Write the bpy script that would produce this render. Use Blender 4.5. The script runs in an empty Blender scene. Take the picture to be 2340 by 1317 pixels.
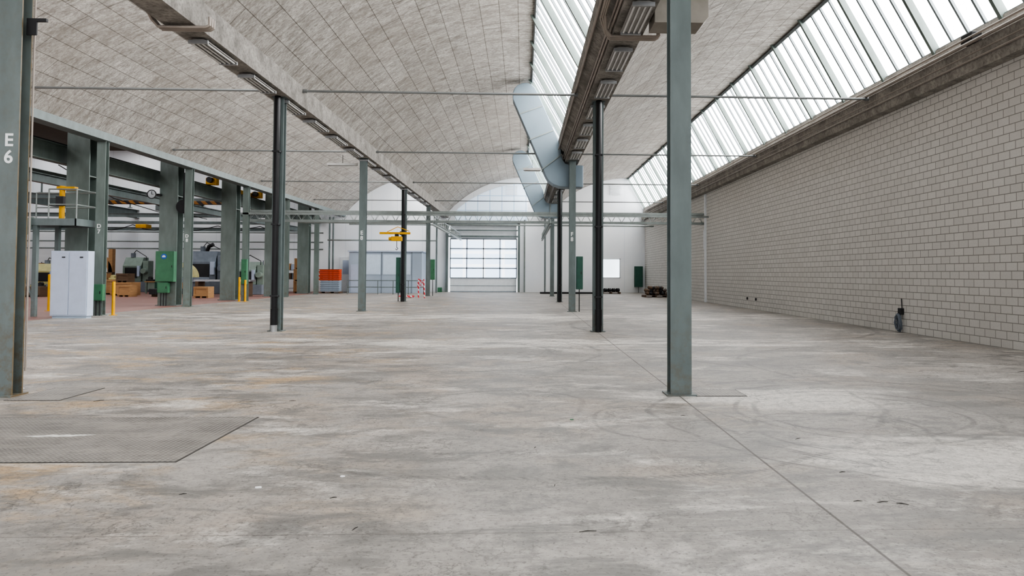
import bpy, math, random
from mathutils import Vector, Matrix
random.seed(7)
C = bpy.context.scene.collection
ORG = {}
ZU,ZV,ZK=1170,658.5,1.0
try: bpy.context.scene.view_settings.look='AgX - High Contrast'
except Exception: pass

# ------------------------------------------------------------ mesh builder
class MB:
    def __init__(s): s.v=[]; s.f=[]
    def box(s,x0,x1,y0,y1,z0,z1):
        b=len(s.v)
        s.v+=[(x0,y0,z0),(x1,y0,z0),(x1,y1,z0),(x0,y1,z0),(x0,y0,z1),(x1,y0,z1),(x1,y1,z1),(x0,y1,z1)]
        s.f+=[[b+i for i in q] for q in ((0,3,2,1),(4,5,6,7),(0,1,5,4),(1,2,6,5),(2,3,7,6),(3,0,4,7))]
        return s
    def prism(s,pts,axis,a0,a1):
        b=len(s.v); n=len(pts)
        for a in (a0,a1):
            for p in pts:
                if axis=='z': s.v.append((p[0],p[1],a))
                elif axis=='y': s.v.append((p[0],a,p[1]))
                else: s.v.append((a,p[0],p[1]))
        s.f.append([b+i for i in range(n)][::-1]); s.f.append([b+n+i for i in range(n)])
        for i in range(n):
            j=(i+1)%n
            s.f.append([b+i,b+j,b+n+j,b+n+i])
        return s
    def tube(s,pts,r,n=10,closed=False):
        pts=[Vector(p) for p in pts]; b=len(s.v); m=len(pts)
        rs = r if isinstance(r,(list,tuple)) else [r]*m
        prev=None
        for i,p in enumerate(pts):
            if closed: t=(pts[(i+1)%m]-pts[i-1])
            elif i==0: t=pts[1]-p
            elif i==m-1: t=p-pts[-2]
            else: t=(pts[i+1]-p).normalized()+(p-pts[i-1]).normalized()
            if t.length<1e-9: t=Vector((0,0,1))
            t.normalize()
            if prev is None:
                ref=Vector((0,0,1)) if abs(t.z)<.9 else Vector((1,0,0))
                u=t.cross(ref).normalized()
            else:
                u=(prev-t*prev.dot(t))
                if u.length<1e-6: u=t.orthogonal()
                u.normalize()
            prev=u; w=t.cross(u)
            for k in range(n):
                a=2*math.pi*k/n
                s.v.append(tuple(p+(u*math.cos(a)+w*math.sin(a))*rs[i]))
        rng=m if closed else m-1
        for i in range(rng):
            for k in range(n):
                k2=(k+1)%n; i2=(i+1)%m
                s.f.append([b+i*n+k,b+i*n+k2,b+i2*n+k2,b+i2*n+k])
        if not closed:
            s.f.append([b+k for k in range(n)][::-1]); s.f.append([b+(m-1)*n+k for k in range(n)])
        return s
    def ico(s,c,r,sc=(1,1,1),n=8,jit=0):
        b=len(s.v); rows=n//2+1
        for i in range(rows+1):
            th=math.pi*i/rows
            for k in range(n):
                a=2*math.pi*k/n; j=1+random.uniform(-jit,jit)
                s.v.append((c[0]+r*sc[0]*math.sin(th)*math.cos(a)*j,c[1]+r*sc[1]*math.sin(th)*math.sin(a)*j,c[2]+r*sc[2]*math.cos(th)*j))
        for i in range(rows):
            for k in range(n):
                k2=(k+1)%n
                s.f.append([b+i*n+k,b+(i+1)*n+k,b+(i+1)*n+k2,b+i*n+k2])
        return s

def put(o,label=None,cat=None,group=None,kind=None,parent=None):
    if label: o["label"]=label
    if cat: o["category"]=cat
    if group: o["group"]=group
    if kind: o["kind"]=kind
    if parent is not None: o.parent=parent
    return o

def mk(name,mb,mat,parent=None,origin=None,label=None,cat=None,group=None,kind=None,bevel=0,smooth=False,uv=None):
    xs=[p[0] for p in mb.v]; ys=[p[1] for p in mb.v]; zs=[p[2] for p in mb.v]
    if origin is None: origin=((min(xs)+max(xs))/2,(min(ys)+max(ys))/2,min(zs))
    o=Vector(origin)
    me=bpy.data.meshes.new(name)
    me.from_pydata([tuple(Vector(p)-o) for p in mb.v],[],mb.f)
    me.update()
    if uv:
        l=me.uv_layers.new(name="UVMap")
        for lp in me.loops: l.data[lp.index].uv=uv[lp.vertex_index]
    me.materials.append(mat)
    if smooth:
        for p in me.polygons: p.use_smooth=True
        try: me.set_sharp_from_angle(angle=math.radians(40))
        except Exception: pass
    ob=bpy.data.objects.new(name,me); C.objects.link(ob)
    po=ORG[parent.name] if parent is not None else Vector((0,0,0))
    ob.location=o-po; ORG[ob.name]=o
    if bevel:
        m=ob.modifiers.new("b",'BEVEL'); m.width=bevel; m.segments=2; m.limit_method='ANGLE'
    return put(ob,label,cat,group,kind,parent)

def empty(name,origin,label,cat,group=None):
    ob=bpy.data.objects.new(name,None); ob.empty_display_size=.2
    ob.location=origin; C.objects.link(ob); ORG[ob.name]=Vector(origin)
    return put(ob,label,cat,group)

def dup(root,d,label=None,parent=None):
    n=root.copy(); C.objects.link(n)
    if parent is None:
        n.location=Vector(root.location)+Vector(d); n.parent=None
    else: n.parent=parent
    if parent is None: ORG[n.name]=ORG[root.name]+Vector(d)
    else: ORG[n.name]=ORG[parent.name]+Vector(n.location)
    if label: n["label"]=label
    for c in list(root.children): dup(c,d,None,n)
    return n

# ------------------------------------------------------------ materials
class NT:
    def __init__(s,name):
        s.m=bpy.data.materials.new(name); s.m.use_nodes=True
        s.t=s.m.node_tree; s.n=s.t.nodes; s.l=s.t.links
        s.b=s.n["Principled BSDF"]
    def pos(s): return s.n.new("ShaderNodeNewGeometry").outputs["Position"]
    def objc(s): return s.n.new("ShaderNodeTexCoord").outputs["Object"]
    def sset(s,sock,v):
        if isinstance(v,bpy.types.NodeSocket): s.l.new(v,sock)
        else:
            if sock.type=='RGBA' and len(v)==3: v=(*v,1)
            sock.default_value=v
    def math(s,op,a,b=None,c=None,clamp=False):
        n=s.n.new("ShaderNodeMath"); n.operation=op; n.use_clamp=clamp
        s.sset(n.inputs[0],a)
        if b is not None: s.sset(n.inputs[1],b)
        if c is not None: s.sset(n.inputs[2],c)
        return n.outputs[0]
    def vmul(s,v,k):
        n=s.n.new("ShaderNodeVectorMath"); n.operation='MULTIPLY'; s.sset(n.inputs[0],v); n.inputs[1].default_value=k; return n.outputs[0]
    def vadd(s,v,w):
        n=s.n.new("ShaderNodeVectorMath"); n.operation='ADD'; s.sset(n.inputs[0],v); s.sset(n.inputs[1],w); return n.outputs[0]
    def dist(s,v,c):
        n=s.n.new("ShaderNodeVectorMath"); n.operation='DISTANCE'; s.sset(n.inputs[0],v); n.inputs[1].default_value=c; return n.outputs["Value"]
    def noise(s,v,scale,detail=4,rough=.55,dist=0,col=False):
        n=s.n.new("ShaderNodeTexNoise"); s.sset(n.inputs["Vector"],v)
        n.inputs["Scale"].default_value=scale; n.inputs["Detail"].default_value=detail
        n.inputs["Roughness"].default_value=rough; n.inputs["Distortion"].default_value=dist
        return n.outputs["Color"] if col else n.outputs["Fac"]
    def mr(s,v,a,b,c=0,d=1):
        n=s.n.new("ShaderNodeMapRange"); s.sset(n.inputs[0],v)
        for i,x in enumerate((a,b,c,d)): n.inputs[i+1].default_value=x
        return n.outputs[0]
    def mix(s,f,a,b,mode='MIX'):
        n=s.n.new("ShaderNodeMix"); n.data_type='RGBA'; n.blend_type=mode
        s.sset(n.inputs[0],f); s.sset(n.inputs[6],a); s.sset(n.inputs[7],b); return n.outputs[2]
    def xyz(s,v):
        n=s.n.new("ShaderNodeSeparateXYZ"); s.sset(n.inputs[0],v); return n.outputs
    def comb(s,x,y,z=0.0):
        n=s.n.new("ShaderNodeCombineXYZ"); s.sset(n.inputs[0],x); s.sset(n.inputs[1],y); s.sset(n.inputs[2],z); return n.outputs[0]
    def brick(s,v,w,h,mort,c1,c2,cm,smooth=.1,off=.5):
        n=s.n.new("ShaderNodeTexBrick"); s.sset(n.inputs["Vector"],v)
        n.offset=off; n.inputs["Scale"].default_value=1; n.inputs["Brick Width"].default_value=w; n.inputs["Row Height"].default_value=h
        n.inputs["Mortar Size"].default_value=mort; n.inputs["Mortar Smooth"].default_value=smooth
        s.sset(n.inputs["Color1"],c1); s.sset(n.inputs["Color2"],c2); s.sset(n.inputs["Mortar"],cm)
        return n.outputs["Color"],n.outputs["Fac"]
    def bump(s,h,st,d=.02):
        n=s.n.new("ShaderNodeBump"); n.inputs["Strength"].default_value=st; n.inputs["Distance"].default_value=d
        s.l.new(h,n.inputs["Height"]); s.l.new(n.outputs[0],s.b.inputs["Normal"])
    def out(s,col,rough=.6,metal=0):
        s.sset(s.b.inputs["Base Color"],col); s.sset(s.b.inputs["Roughness"],rough); s.b.inputs["Metallic"].default_value=metal
        return s.m

def simple(name,c,rough=.55,metal=0,var=.12,scale=3,spec=None):
    t=NT(name); n=t.noise(t.objc(),scale,5)
    k=t.mr(n,.3,.7,0,1)
    col=t.mix(k,tuple(x*(1-var) for x in c),tuple(min(1,x*(1+var)) for x in c))
    t.out(col,rough,metal)
    return t.m
def emis(name,c,st):
    t=NT(name); t.out((.8,.8,.8),.4)
    n=t.noise(t.pos(),.5,3)
    col=t.mix(t.mr(n,.35,.65),tuple(x*.80 for x in c),c)
    t.sset(t.b.inputs["Emission Color"],col); t.b.inputs["Emission Strength"].default_value=st
    return t.m

def m_floor():
    t=NT("concrete_floor"); P=t.pos(); xs=t.xyz(P)
    n1=t.noise(P,.4,6,.62); n2=t.noise(t.vmul(P,(.6,1.3,1)),1.7,9,.76,.5); n3=t.noise(P,11,6,.75)
    col=t.mix(t.mr(n1,.38,.60),(.265,.25,.234),(.39,.366,.338))
    n4=t.noise(t.vmul(t.vadd(P,(31,7,0)),(.6,1.2,1)),.9,9,.74,.3)
    daylight=t.mr(t.dist(t.vmul(P,(.45,1,0)),(1.95,5.8,0)),.1,1.1,.36,0)  # pools of daylight painted into the floor colour as pale ellipses
    daylight=t.math('ADD',daylight,t.mr(t.dist(t.vmul(P,(.4,1,0)),(1.3,8.8,0)),.1,1.0,.28,0))
    daylight=t.math('ADD',daylight,t.mr(t.dist(t.vmul(P,(.14,1,0)),(0,15.8,0)),.2,1.6,.16,0))
    daylight=t.math('ADD',daylight,t.mr(t.dist(t.vmul(P,(.12,1,0)),(0,25.5,0)),.3,3,.16,0))
    wear_daylight=t.mr(t.math('ADD',n4,daylight),.54,.68,0,.9)  # random worn concrete plus the painted daylight patches
    n5=t.noise(t.vmul(t.vadd(P,(3,57,0)),(.8,1.4,1)),.8,6,.7,.3)
    lm=t.mr(xs[0],-3.6,-.3,1,.0)
    col=t.mix(t.math('MULTIPLY',t.mr(n5,.50,.66,0,.8),lm),col,(.48,.33,.18))
    n9=t.noise(t.vadd(P,(13,17,0)),.5,6,.65)
    col=t.mix(t.mr(n9,.50,.62,0,.4),col,(.39,.315,.25))
    dk=t.mr(n2,.48,.60,0,.75)
    col=t.mix(dk,col,(.15,.145,.138))
    col=t.mix(wear_daylight,col,(.66,.63,.585))
    col=t.mix(t.mr(n2,.52,.64,0,.55),col,(.20,.193,.184))
    col=t.mix(t.mr(n3,.45,.72,.0,.6),col,(.17,.16,.15))
    n6=t.noise(P,34,4,.65)
    col=t.mix(t.mr(n6,.56,.65,0,.6),col,(.10,.095,.09))
    n7=t.noise(t.vmul(P,(1,7,1)),3.0,4,.7)
    col=t.mix(t.mr(n7,.58,.70,0,.35),col,(.52,.495,.46))
    w=t.noise(P,2.6,5,.65,0,True)
    pw=t.vadd(P,t.vmul(w,(.9,.9,0)))
    v=t.n.new("ShaderNodeTexVoronoi"); v.feature='DISTANCE_TO_EDGE'; v.inputs["Scale"].default_value=4.2
    t.l.new(pw,v.inputs["Vector"])
    cr=t.math('MULTIPLY',t.mr(v.outputs["Distance"],.0,.06,1,0),t.mr(t.noise(t.vadd(P,(2,4,0)),1.1,5,.65),.46,.60,0,.6))
    wob=t.vadd(P,t.vmul(t.noise(P,.7,2,.5,0,True),(.5,.5,0)))
    tr=None
    for (cx,cy,R,wd) in ((3.9,7.9,1.15,.05),(3.95,7.9,1.42,.045),(4.3,7.6,2.3,.05),(4.2,7.7,2.65,.045),(1.6,7.4,.8,.04),(-.2,8.4,1.0,.05),
                         (-1.6,14,2.2,.07),(-1.4,14.2,3.0,.07),(.3,9.5,4.2,.05),(7,12,3.0,.07),(6,21,4.5,.10),(3.3,7.0,.9,.045)):
        d=t.dist(wob,(cx+.25,cy+.25,0)); d=t.math('ABSOLUTE',t.math('SUBTRACT',d,R))
        k=t.mr(d,wd*.4,wd,1,0)
        tr=k if tr is None else t.math('MAXIMUM',tr,k)
    wv=t.n.new("ShaderNodeTexWave"); wv.inputs["Scale"].default_value=7; wv.inputs["Distortion"].default_value=2; wv.bands_direction='DIAGONAL'; t.l.new(wob,wv.inputs[0])
    tr=t.math('MULTIPLY',tr,t.mr(wv.outputs["Fac"],.3,.7,.35,1))
    tr=t.math('MULTIPLY',tr,t.mr(t.noise(t.vadd(P,(5,0,0)),1.4,7,.7),.36,.56,0,.62))
    tr=t.math('MULTIPLY',tr,t.mr(xs[0],-3,2.0,.4,1))
    j=None
    for (ax,c,wd,st) in ((0,2.07,.008,.8),(1,4.27,.004,.4),(0,-6.75,.006,.5),(1,9.3,.005,.3),(1,18.9,.012,.5),(1,28.9,.015,.5),(1,38.9,.02,.5)):
        d=t.math('ABSOLUTE',t.math('SUBTRACT',xs[ax],c)); k=t.mr(d,wd*.7,wd*1.8,st,0)
        j=k if j is None else t.math('MAXIMUM',j,k)
    col=t.mix(tr,col,(.07,.07,.07))
    col=t.mix(cr,col,(.09,.087,.083))
    col=t.mix(j,col,(.06,.05,.045))
    t.bump(n3,.25,.01)
    return t.out(col,t.mr(n2,.3,.7,.65,.40))

def m_red():
    t=NT("red_floor"); P=t.pos(); n=t.noise(P,.5,5)
    return t.out(t.mix(n,(.25,.12,.10),(.34,.20,.17)),.5)

def m_shell():
    t=NT("wood_wool_panels")
    uv=t.n.new("ShaderNodeTexCoord").outputs["UV"]
    n1=t.noise(t.vmul(uv,(1.8,.8,1)),1.2,7,.7,.4); n2=t.noise(t.vmul(uv,(1.5,1,1)),12,5,.75); n3=t.noise(uv,.25,3)
    n4=t.noise(t.vmul(t.vadd(uv,(40,3,0)),(2.4,.9,1)),2.6,8,.78,.5)
    c,f=t.brick(uv,2.0,.6,.012,(.98,.98,.98),(.87,.87,.87),(.38,.365,.35),.4)
    col=t.mix(t.mr(n1,.38,.62),(.275,.258,.235),(.49,.47,.44))
    col=t.mix(t.mr(n4,.46,.64,0,.75),col,(.62,.60,.57))
    n5=t.noise(t.vmul(t.vadd(uv,(0,70,0)),(2.4,.9,1)),3.2,8,.78,.6)
    col=t.mix(t.mr(n5,.50,.62,0,.75),col,(.19,.172,.15))
    col=t.mix(t.mr(n2,.38,.56,.6,0),col,(.20,.18,.16))
    col=t.mix(t.mr(n3,.45,.65,0,.3),col,(.30,.265,.23))
    col=t.mix(1.0,col,c,'MULTIPLY')
    t.bump(n2,.15,.01)
    return t.out(col,.95)

def m_block():
    t=NT("sand_lime_block"); x=t.xyz(t.pos()); v=t.comb(x[1],x[2])
    c,f=t.brick(v,.36,.19,.010,(.74,.725,.695),(.68,.665,.635),(.31,.30,.28),.2)
    n=t.noise(t.pos(),.3,4); c=t.mix(t.mr(n,.35,.7,0,.18),c,(.54,.515,.48))
    n2=t.noise(t.pos(),20,4); c=t.mix(t.mr(n2,.4,.7,0,.12),c,(.42,.40,.37))
    t.bump(t.math('SUBTRACT',1,f),.3,.01)
    return t.out(c,.85)

def m_white():
    t=NT("white_wall_paint"); P=t.pos(); x=t.xyz(P)
    n=t.noise(P,.25,4)
    col=t.mix(t.mr(n,.35,.65),(.80,.83,.87),(.90,.91,.92))
    d=t.math('ABSOLUTE',t.math('SUBTRACT',t.math('MODULO',t.math('ADD',x[0],100),2.2),1.1))
    col=t.mix(t.mr(d,.015,.03,.35,0),col,(.55,.6,.66))
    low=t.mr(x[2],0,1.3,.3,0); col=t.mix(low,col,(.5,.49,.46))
    return t.out(col,.7)

def m_bluepanel():
    t=NT("pale_blue_panel"); x=t.xyz(t.pos())
    d=t.math('ABSOLUTE',t.math('SUBTRACT',t.math('MODULO',t.math('ADD',x[0],100),1.05),.5))
    e=t.math('ABSOLUTE',t.math('SUBTRACT',t.math('MODULO',x[2],1.3),.6))
    k=t.math('MAXIMUM',t.mr(d,.02,.04,1,0),t.mr(e,.02,.04,1,0))
    col=t.mix(k,(.70,.82,.95),(.36,.45,.55)); t.out(col,.4)
    t.sset(t.b.inputs["Emission Color"],col); t.b.inputs["Emission Strength"].default_value=.35
    return t.m

def m_conc(name,a,b):
    t=NT(name); P=t.pos(); n=t.noise(P,2,6,.65); n2=t.noise(P,14,4,.7)
    col=t.mix(t.mr(n,.35,.65),a,b); col=t.mix(t.mr(n2,.45,.65,0,.5),col,tuple(k*.5 for k in a))
    t.bump(n2,.3,.01); return t.out(col,.9)

def m_steelpaint(name,c,rust=0.0,rough=.45):
    t=NT(name); P=t.pos(); n=t.noise(t.vmul(P,(1,1,.35)),3,5,.6); x=t.xyz(P)
    col=t.mix(t.mr(n,.35,.65),tuple(k*.88 for k in c),tuple(k*1.1 for k in c))
    n2=t.noise(P,7,6,.7)
    low=t.mr(x[2],0,1.4,.35+rust,.0+rust*.3)
    k=t.math('MULTIPLY',t.mr(n2,.45,.62),low)
    if rust:
        nx=t.xyz(t.n.new("ShaderNodeNewGeometry").outputs["Normal"])
        k2=t.math('MULTIPLY',t.mr(t.math('ABSOLUTE',nx[0]),.5,.9),t.mr(n2,.3,.6,.45,.9))
        k=t.math('MAXIMUM',k,k2)
    col=t.mix(k,col,(.15,.10,.045))
    return t.out(col,rough)

def m_tread():
    t=NT("checker_plate"); P=t.pos(); x=t.xyz(P)
    a=t.math('SINE',t.math('MULTIPLY',t.math('ADD',x[0],x[1]),70)); b=t.math('SINE',t.math('MULTIPLY',t.math('SUBTRACT',x[0],x[1]),70))
    h=t.math('MAXIMUM',t.math('MULTIPLY',a,b),0)
    n=t.noise(P,1.5,6,.7); n2=t.noise(P,12,4); n3=t.noise(t.vmul(P,(.5,1.5,1)),2.2,7,.7)
    col=t.mix(t.mr(n,.35,.65),(.16,.15,.14),(.28,.262,.242)); col=t.mix(t.mr(h,.2,.7,0,.7),col,(.46,.44,.41))
    col=t.mix(t.mr(n3,.46,.62,0,.55),col,(.38,.352,.32))
    col=t.mix(t.mr(n2,.5,.7,0,.5),col,(.11,.10,.09))
    t.bump(h,.6,.004); return t.out(col,.5,.1)

def m_hazard():
    t=NT("hazard_stripes"); x=t.xyz(t.pos())
    s=t.math('SINE',t.math('MULTIPLY',t.math('ADD',x[0],x[2]),11))
    return t.out(t.mix(t.mr(s,-.05,.05),(.34,.16,.03),(.035,.03,.03)),.5)
def m_tape(k=22):
    t=NT("red_white_tape"); x=t.xyz(t.pos())
    s=t.math('SINE',t.math('MULTIPLY',t.math('ADD',x[0],x[2]),k))
    return t.out(t.mix(t.mr(s,.15,.25),(.75,.05,.07),(.8,.72,.72)),.5)
def m_wood(name,c):
    t=NT(name); P=t.objc(); n=t.noise(t.vmul(P,(1,1,8)),2,5,.6); n2=t.noise(P,3,3)
    col=t.mix(n,tuple(k*.6 for k in c),tuple(k*1.25 for k in c)); return t.out(t.mix(t.mr(n2,.4,.6,0,.3),col,tuple(k*.8 for k in c)),.75)
def m_gateglass():
    t=NT("gate_glazing"); x=t.xyz(t.pos()); v=t.comb(x[0],x[2])
    c,f=t.brick(v,1.7,1.15,.16,(.62,.77,.97),(.55,.71,.94),(.90,.94,1),.5,0.0)
    t.out((.6,.65,.7),.2); t.sset(t.b.inputs["Emission Color"],c); t.b.inputs["Emission Strength"].default_value=1.9
    return t.m

FLOOR=m_floor(); RED=m_red(); SHELL=m_shell(); BLOCK=m_block(); WHITE=m_white(); BPAN=m_bluepanel()
CONC=m_conc("beam_concrete",(.21,.20,.185),(.38,.36,.335)); CONC2=m_conc("edge_beam_concrete",(.25,.235,.215),(.43,.405,.37))
STEEL=m_steelpaint("grey_green_steel",(.165,.20,.20)); STEELL=m_steelpaint("light_grey_green_steel",(.18,.22,.205))
STEELR=m_steelpaint("rusty_steel",(.17,.20,.198),.35); RODM=simple("rod_grey",(.20,.21,.21),.5,0,.08)
FRAME=simple("window_frame_paint",(.25,.285,.30)); FRAMED=simple("gate_frame_dark",(.30,.34,.38)); DARKM=simple("dark_metal",(.03,.03,.033),.5)
BLACKP=simple("black_pipe",(.012,.012,.014),.35); ZINC=simple("zinc",(.42,.43,.44),.35,.7)
PIPE=simple("grey_brown_conduit",(.34,.30,.265),.4,.1); LAMPW=simple("lamp_white",(.34,.33,.315),.4); TUBEW=simple("tube_glass",(.66,.66,.65),.3)
DUCT=simple("sheet_duct",(.24,.30,.345),.45,.2,.06,1); GREEN=simple("green_cabinet",(.07,.20,.11),.45); GREEND=simple("dark_green_cabinet",(.04,.12,.09),.45)
YEL=simple("yellow_paint",(.72,.38,.01),.45); LOCK=simple("locker_paint",(.46,.52,.64),.4,0,.05); LOCKD=simple("booth_panel",(.40,.47,.56),.45,0,.06,.6); PGLASS=simple("booth_glass",(.60,.70,.82),.15,0,.05)
WOOD=m_wood("crate_wood",(.50,.30,.15)); WOODD=m_wood("old_wood",(.18,.12,.08)); ORANGE=simple("orange_plastic",(.72,.10,.025),.4); REDD=simple("dark_red_rim",(.38,.05,.02),.5)
CREAM=simple("cream_machine",(.52,.48,.24),.45); MGREEN=simple("machine_grey_green",(.24,.30,.26),.45); MGREY=simple("machine_grey",(.20,.23,.27),.45)
RAIL=simple("galvanised",(.28,.31,.30),.4,.2); HAZ=m_hazard(); TAPE=m_tape(); TREAD=m_tread(); LETTER=simple("letter_white",(.85,.87,.87),.5,0,.03)
BLUE=simple("sign_blue",(.02,.12,.45),.4,0,.03); GWHITE=simple("gate_white",(.80,.83,.86),.4,0,.04); BOARD=simple("bare_board",(.10,.075,.055),.9)
SPLN=simple("splinter_wood",(.05,.045,.04),.8); PEDGE=simple("plate_edge",(.07,.066,.062),.7)
SKY=emis("clerestory_glass",(1,1,1),8.5); HGLOW=emis("added_hall_glow",(.95,.98,1),3.0); WIN=emis("window_glass",(.80,.90,1),2.0); GGLASS=m_gateglass()

# ------------------------------------------------------------ setting
YB=59.5; Y0=-8
D,E,F,G=-15.6,-6.75,2.1,10.95
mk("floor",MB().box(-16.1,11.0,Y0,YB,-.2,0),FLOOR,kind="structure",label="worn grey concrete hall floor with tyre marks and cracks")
mk("floor",MB().box(-46,-16.1,Y0,YB,-.2,0),RED,kind="structure",label="reddish painted floor of the machine hall")
mk("wall_right",MB().box(10.7,11.0,Y0,YB,0,6.35),BLOCK,kind="structure",label="long light grey sand-lime block wall")
def holes(x0,x1,z0,z1,hs,y0,y1):
    mb=MB(); xs=sorted({x0,x1}|{h[0] for h in hs}|{h[1] for h in hs}); zs=sorted({z0,z1}|{h[2] for h in hs}|{h[3] for h in hs})
    for i in range(len(xs)-1):
        for k in range(len(zs)-1):
            cx=(xs[i]+xs[i+1])/2; cz=(zs[k]+zs[k+1])/2
            if any(h[0]<cx<h[1] and h[2]<cz<h[3] for h in hs): continue
            mb.box(xs[i],xs[i+1],y0,y1,zs[k],zs[k+1])
    return mb
mk("wall_back",holes(-46,11,0,12.5,[(-6.6,-.25,0,6.0),(6.9,8.5,1.3,2.95)],YB,YB+.3),WHITE,kind="structure",label="white painted end wall with gate and small window")
mk("wall_left",MB().box(-46.3,-46,Y0,YB,0,12.5),WHITE,kind="structure",label="white painted wall of the machine hall")
mk("ceiling",MB().box(-46,-15.85,Y0,YB,12,12.2),BOARD,kind="structure",label="dark boarded ceiling of the machine hall")
for i,x in enumerate((-40,-32,-24)):
    mk("window_%d"%(5+i),MB().box(x-1.5,x+1.5,Y0+1,YB-1,11.9,11.98),HGLOW,kind="structure",label="added glowing strip that lights the machine hall")  # unseen glowing strips added to brighten the machine hall
mk("trim_1",MB().box(-15.95,-15.8,Y0,YB,6.8,12),CONC,kind="structure",label="added unseen wall above the beam that keeps outside light out")  # unseen wall segment added to stop light leaking over the vaults

def arc_pts(r,n=28,zs=6.95):
    xr=r+7.15; zr=10.05; xs0=r+.25; sp=xr-xs0; rise=zr-zs; R=(sp*sp+rise*rise)/(2*rise)
    a0=math.asin(sp/R); return [(xr-R*math.sin(a0*(1-i/n)), zr-R+R*math.cos(a0*(1-i/n)), R*a0*i/n) for i in range(n+1)]
for r in (D,E,F):
    pts=arc_pts(r,28,6.72 if r==D else 6.95); mb=MB(); uv=[]; ys=[Y0+(YB-Y0)*k/24 for k in range(25)]
    for y in ys:
        for p in pts: mb.v.append((p[0],y,p[1])); uv.append((y,p[2]))
    n=len(pts)
    for a in range(24):
        for b in range(n-1): mb.f.append([a*n+b,a*n+b+1,(a+1)*n+b+1,(a+1)*n+b])
    mk("ceiling",mb,SHELL,kind="structure",label="curved shell vault lined with grey wood-wool panels",smooth=True,uv=uv)
pp=[(p[0],p[1]-.55) for p in arc_pts(E) if p[0]>-5.9]
mk("window_8",MB().prism([(-5.9,6.25),(.35,6.25)]+pp[::-1],'y',YB-.04,YB-.01),BPAN,kind="structure",label="pale blue translucent panels above the gate")
ti=2
mk("trim_%d"%ti,MB().prism([(D-.25,6.45),(D+.25,6.45),(D+.26,6.74),(D-.25,6.9)],'y',Y0,YB),STEEL,kind="structure",label="dark grey-green edge beam of the machine hall"); ti+=1
for r in (E,F):
    mb=MB().prism([(r-.30,6.45),(r+.30,6.45),(r+.32,7.06),(r-.05,7.5),(r-.35,7.55),(r-.60,7.35),(r-.54,7.02),(r-.33,6.85)],'y',Y0,YB)
    mk("trim_%d"%ti,mb,CONC,kind="structure",label="rough concrete valley beam on steel columns"); ti+=1
mk("trim_%d"%ti,MB().prism([(10.4,6.35),(11,6.35),(11,7.4),(10.6,7.4),(10.55,7.05),(10.35,6.95)],'y',Y0,YB),CONC2,kind="structure",label="grey concrete edge beam on top of the block wall"); ti+=1

for wi,r in enumerate((G,F,E)):
    B=Vector((r-.2,7.4)); T=Vector((r-1.7,10.05)); d=(T-B).normalized(); nn=Vector((-d.y,d.x)); 
    if nn.y>0: nn=-nn
    w=mk("window_%d"%(wi+1),MB().prism([tuple(B),tuple(T),tuple(T-nn*.02),tuple(B-nn*.02)],'y',Y0,YB),SKY,kind="structure",label="long sloping shed-roof glazing of frosted panes")
    thin=MB(); thick=MB(); y=Y0+.3; k=0
    while y<YB-.1:
        if k%4==0:
            A=B-d*.05; Q=T+d*.10
            thick.prism([tuple(A),tuple(Q),tuple(Q+nn*.17),tuple(A+nn*.20)],'y',y-.05,y+.05)
        else:
            thin.prism([tuple(B),tuple(T),tuple(T+nn*.07),tuple(B+nn*.07)],'y',y-.033,y+.033)
        y+=.62;k+=1
    for c,h in ((B,.09),(T-d*.1,.1),):
        q=c+d*h; thin.prism([tuple(c),tuple(q),tuple(q+nn*.09),tuple(c+nn*.09)],'y',Y0,YB)
    mk("glazing_bar",thin,FRAME,parent=w); mk("rafter",thick,STEELL,parent=w)

# gate
g=mk("door_1",MB().box(-6.3,-.55,YB+.06,YB+.12,0,1.22).box(-6.3,-.55,YB+.06,YB+.12,4.62,5.95),GWHITE,kind="structure",label="white sectional industrial gate with glazed rows")
gl=MB().box(-6.3,-.55,YB+.08,YB+.10,1.22,4.62); mk("glazing",gl,GGLASS,parent=g)
fr=MB()
for k in range(5):
    z=1.22+.85*k; fr.box(-6.3,-.55,YB+.02,YB+.07,z-.05,z+.05)
for k in range(5):
    x=-6.3+5.75*k/4; fr.box(x-.04,x+.04,YB+.02,YB+.07,1.22,4.62)
fr.box(-6.3,-.55,YB+.02,YB+.07,.55,.58).box(-6.3,-.55,YB+.02,YB+.07,0,.08)
mk("panel_frame",fr,FRAMED,parent=g)
for x in (-6.55,-.35): mk("guide_track",MB().box(x-.1,x+.1,YB-.35,YB-.01,0,6.0),STEEL,parent=g)
for a in ((-6.65,-.25,YB-.35,YB-.01,5.85,6.02),(-6.45,-.45,YB-.3,YB-.2,4.75,4.9),(-6.45,-.45,YB-.3,YB-.2,5.3,5.4)):
    mk("crossbar",MB().box(*a),STEEL,parent=g)
w=mk("window_4",MB().box(6.9,8.5,YB+.05,YB+.08,1.3,2.95),WIN,kind="structure",label="small bright window in white end wall")
mk("frame",MB().box(6.85,8.55,YB-.03,YB+.04,1.25,1.33).box(6.85,8.55,YB-.03,YB+.04,2.9,2.98).box(6.85,6.95,YB-.03,YB+.04,1.25,2.98).box(8.45,8.55,YB-.03,YB+.04,1.25,2.98),GWHITE,parent=w)
d2=mk("door_2",MB().box(-15.75,-14.75,YB-.08,YB-.01,0,3.0),GWHITE,kind="structure",label="white steel door with glass panel",bevel=.01)
mk("pane",MB().box(-15.5,-15.0,YB-.1,YB-.08,1.5,2.7),LOCK,parent=d2)
mk("handle",MB().box(-14.95,-14.85,YB-.14,YB-.08,1.0,1.05),DARKM,parent=d2)
mk("trim_%d"%ti,MB().box(10.6,10.7,39.4,39.55,0,6.3).box(10.54,10.6,39.42,39.5,3.1,4.2),GWHITE,kind="structure",label="white door rail on block wall"); ti+=1

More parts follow.
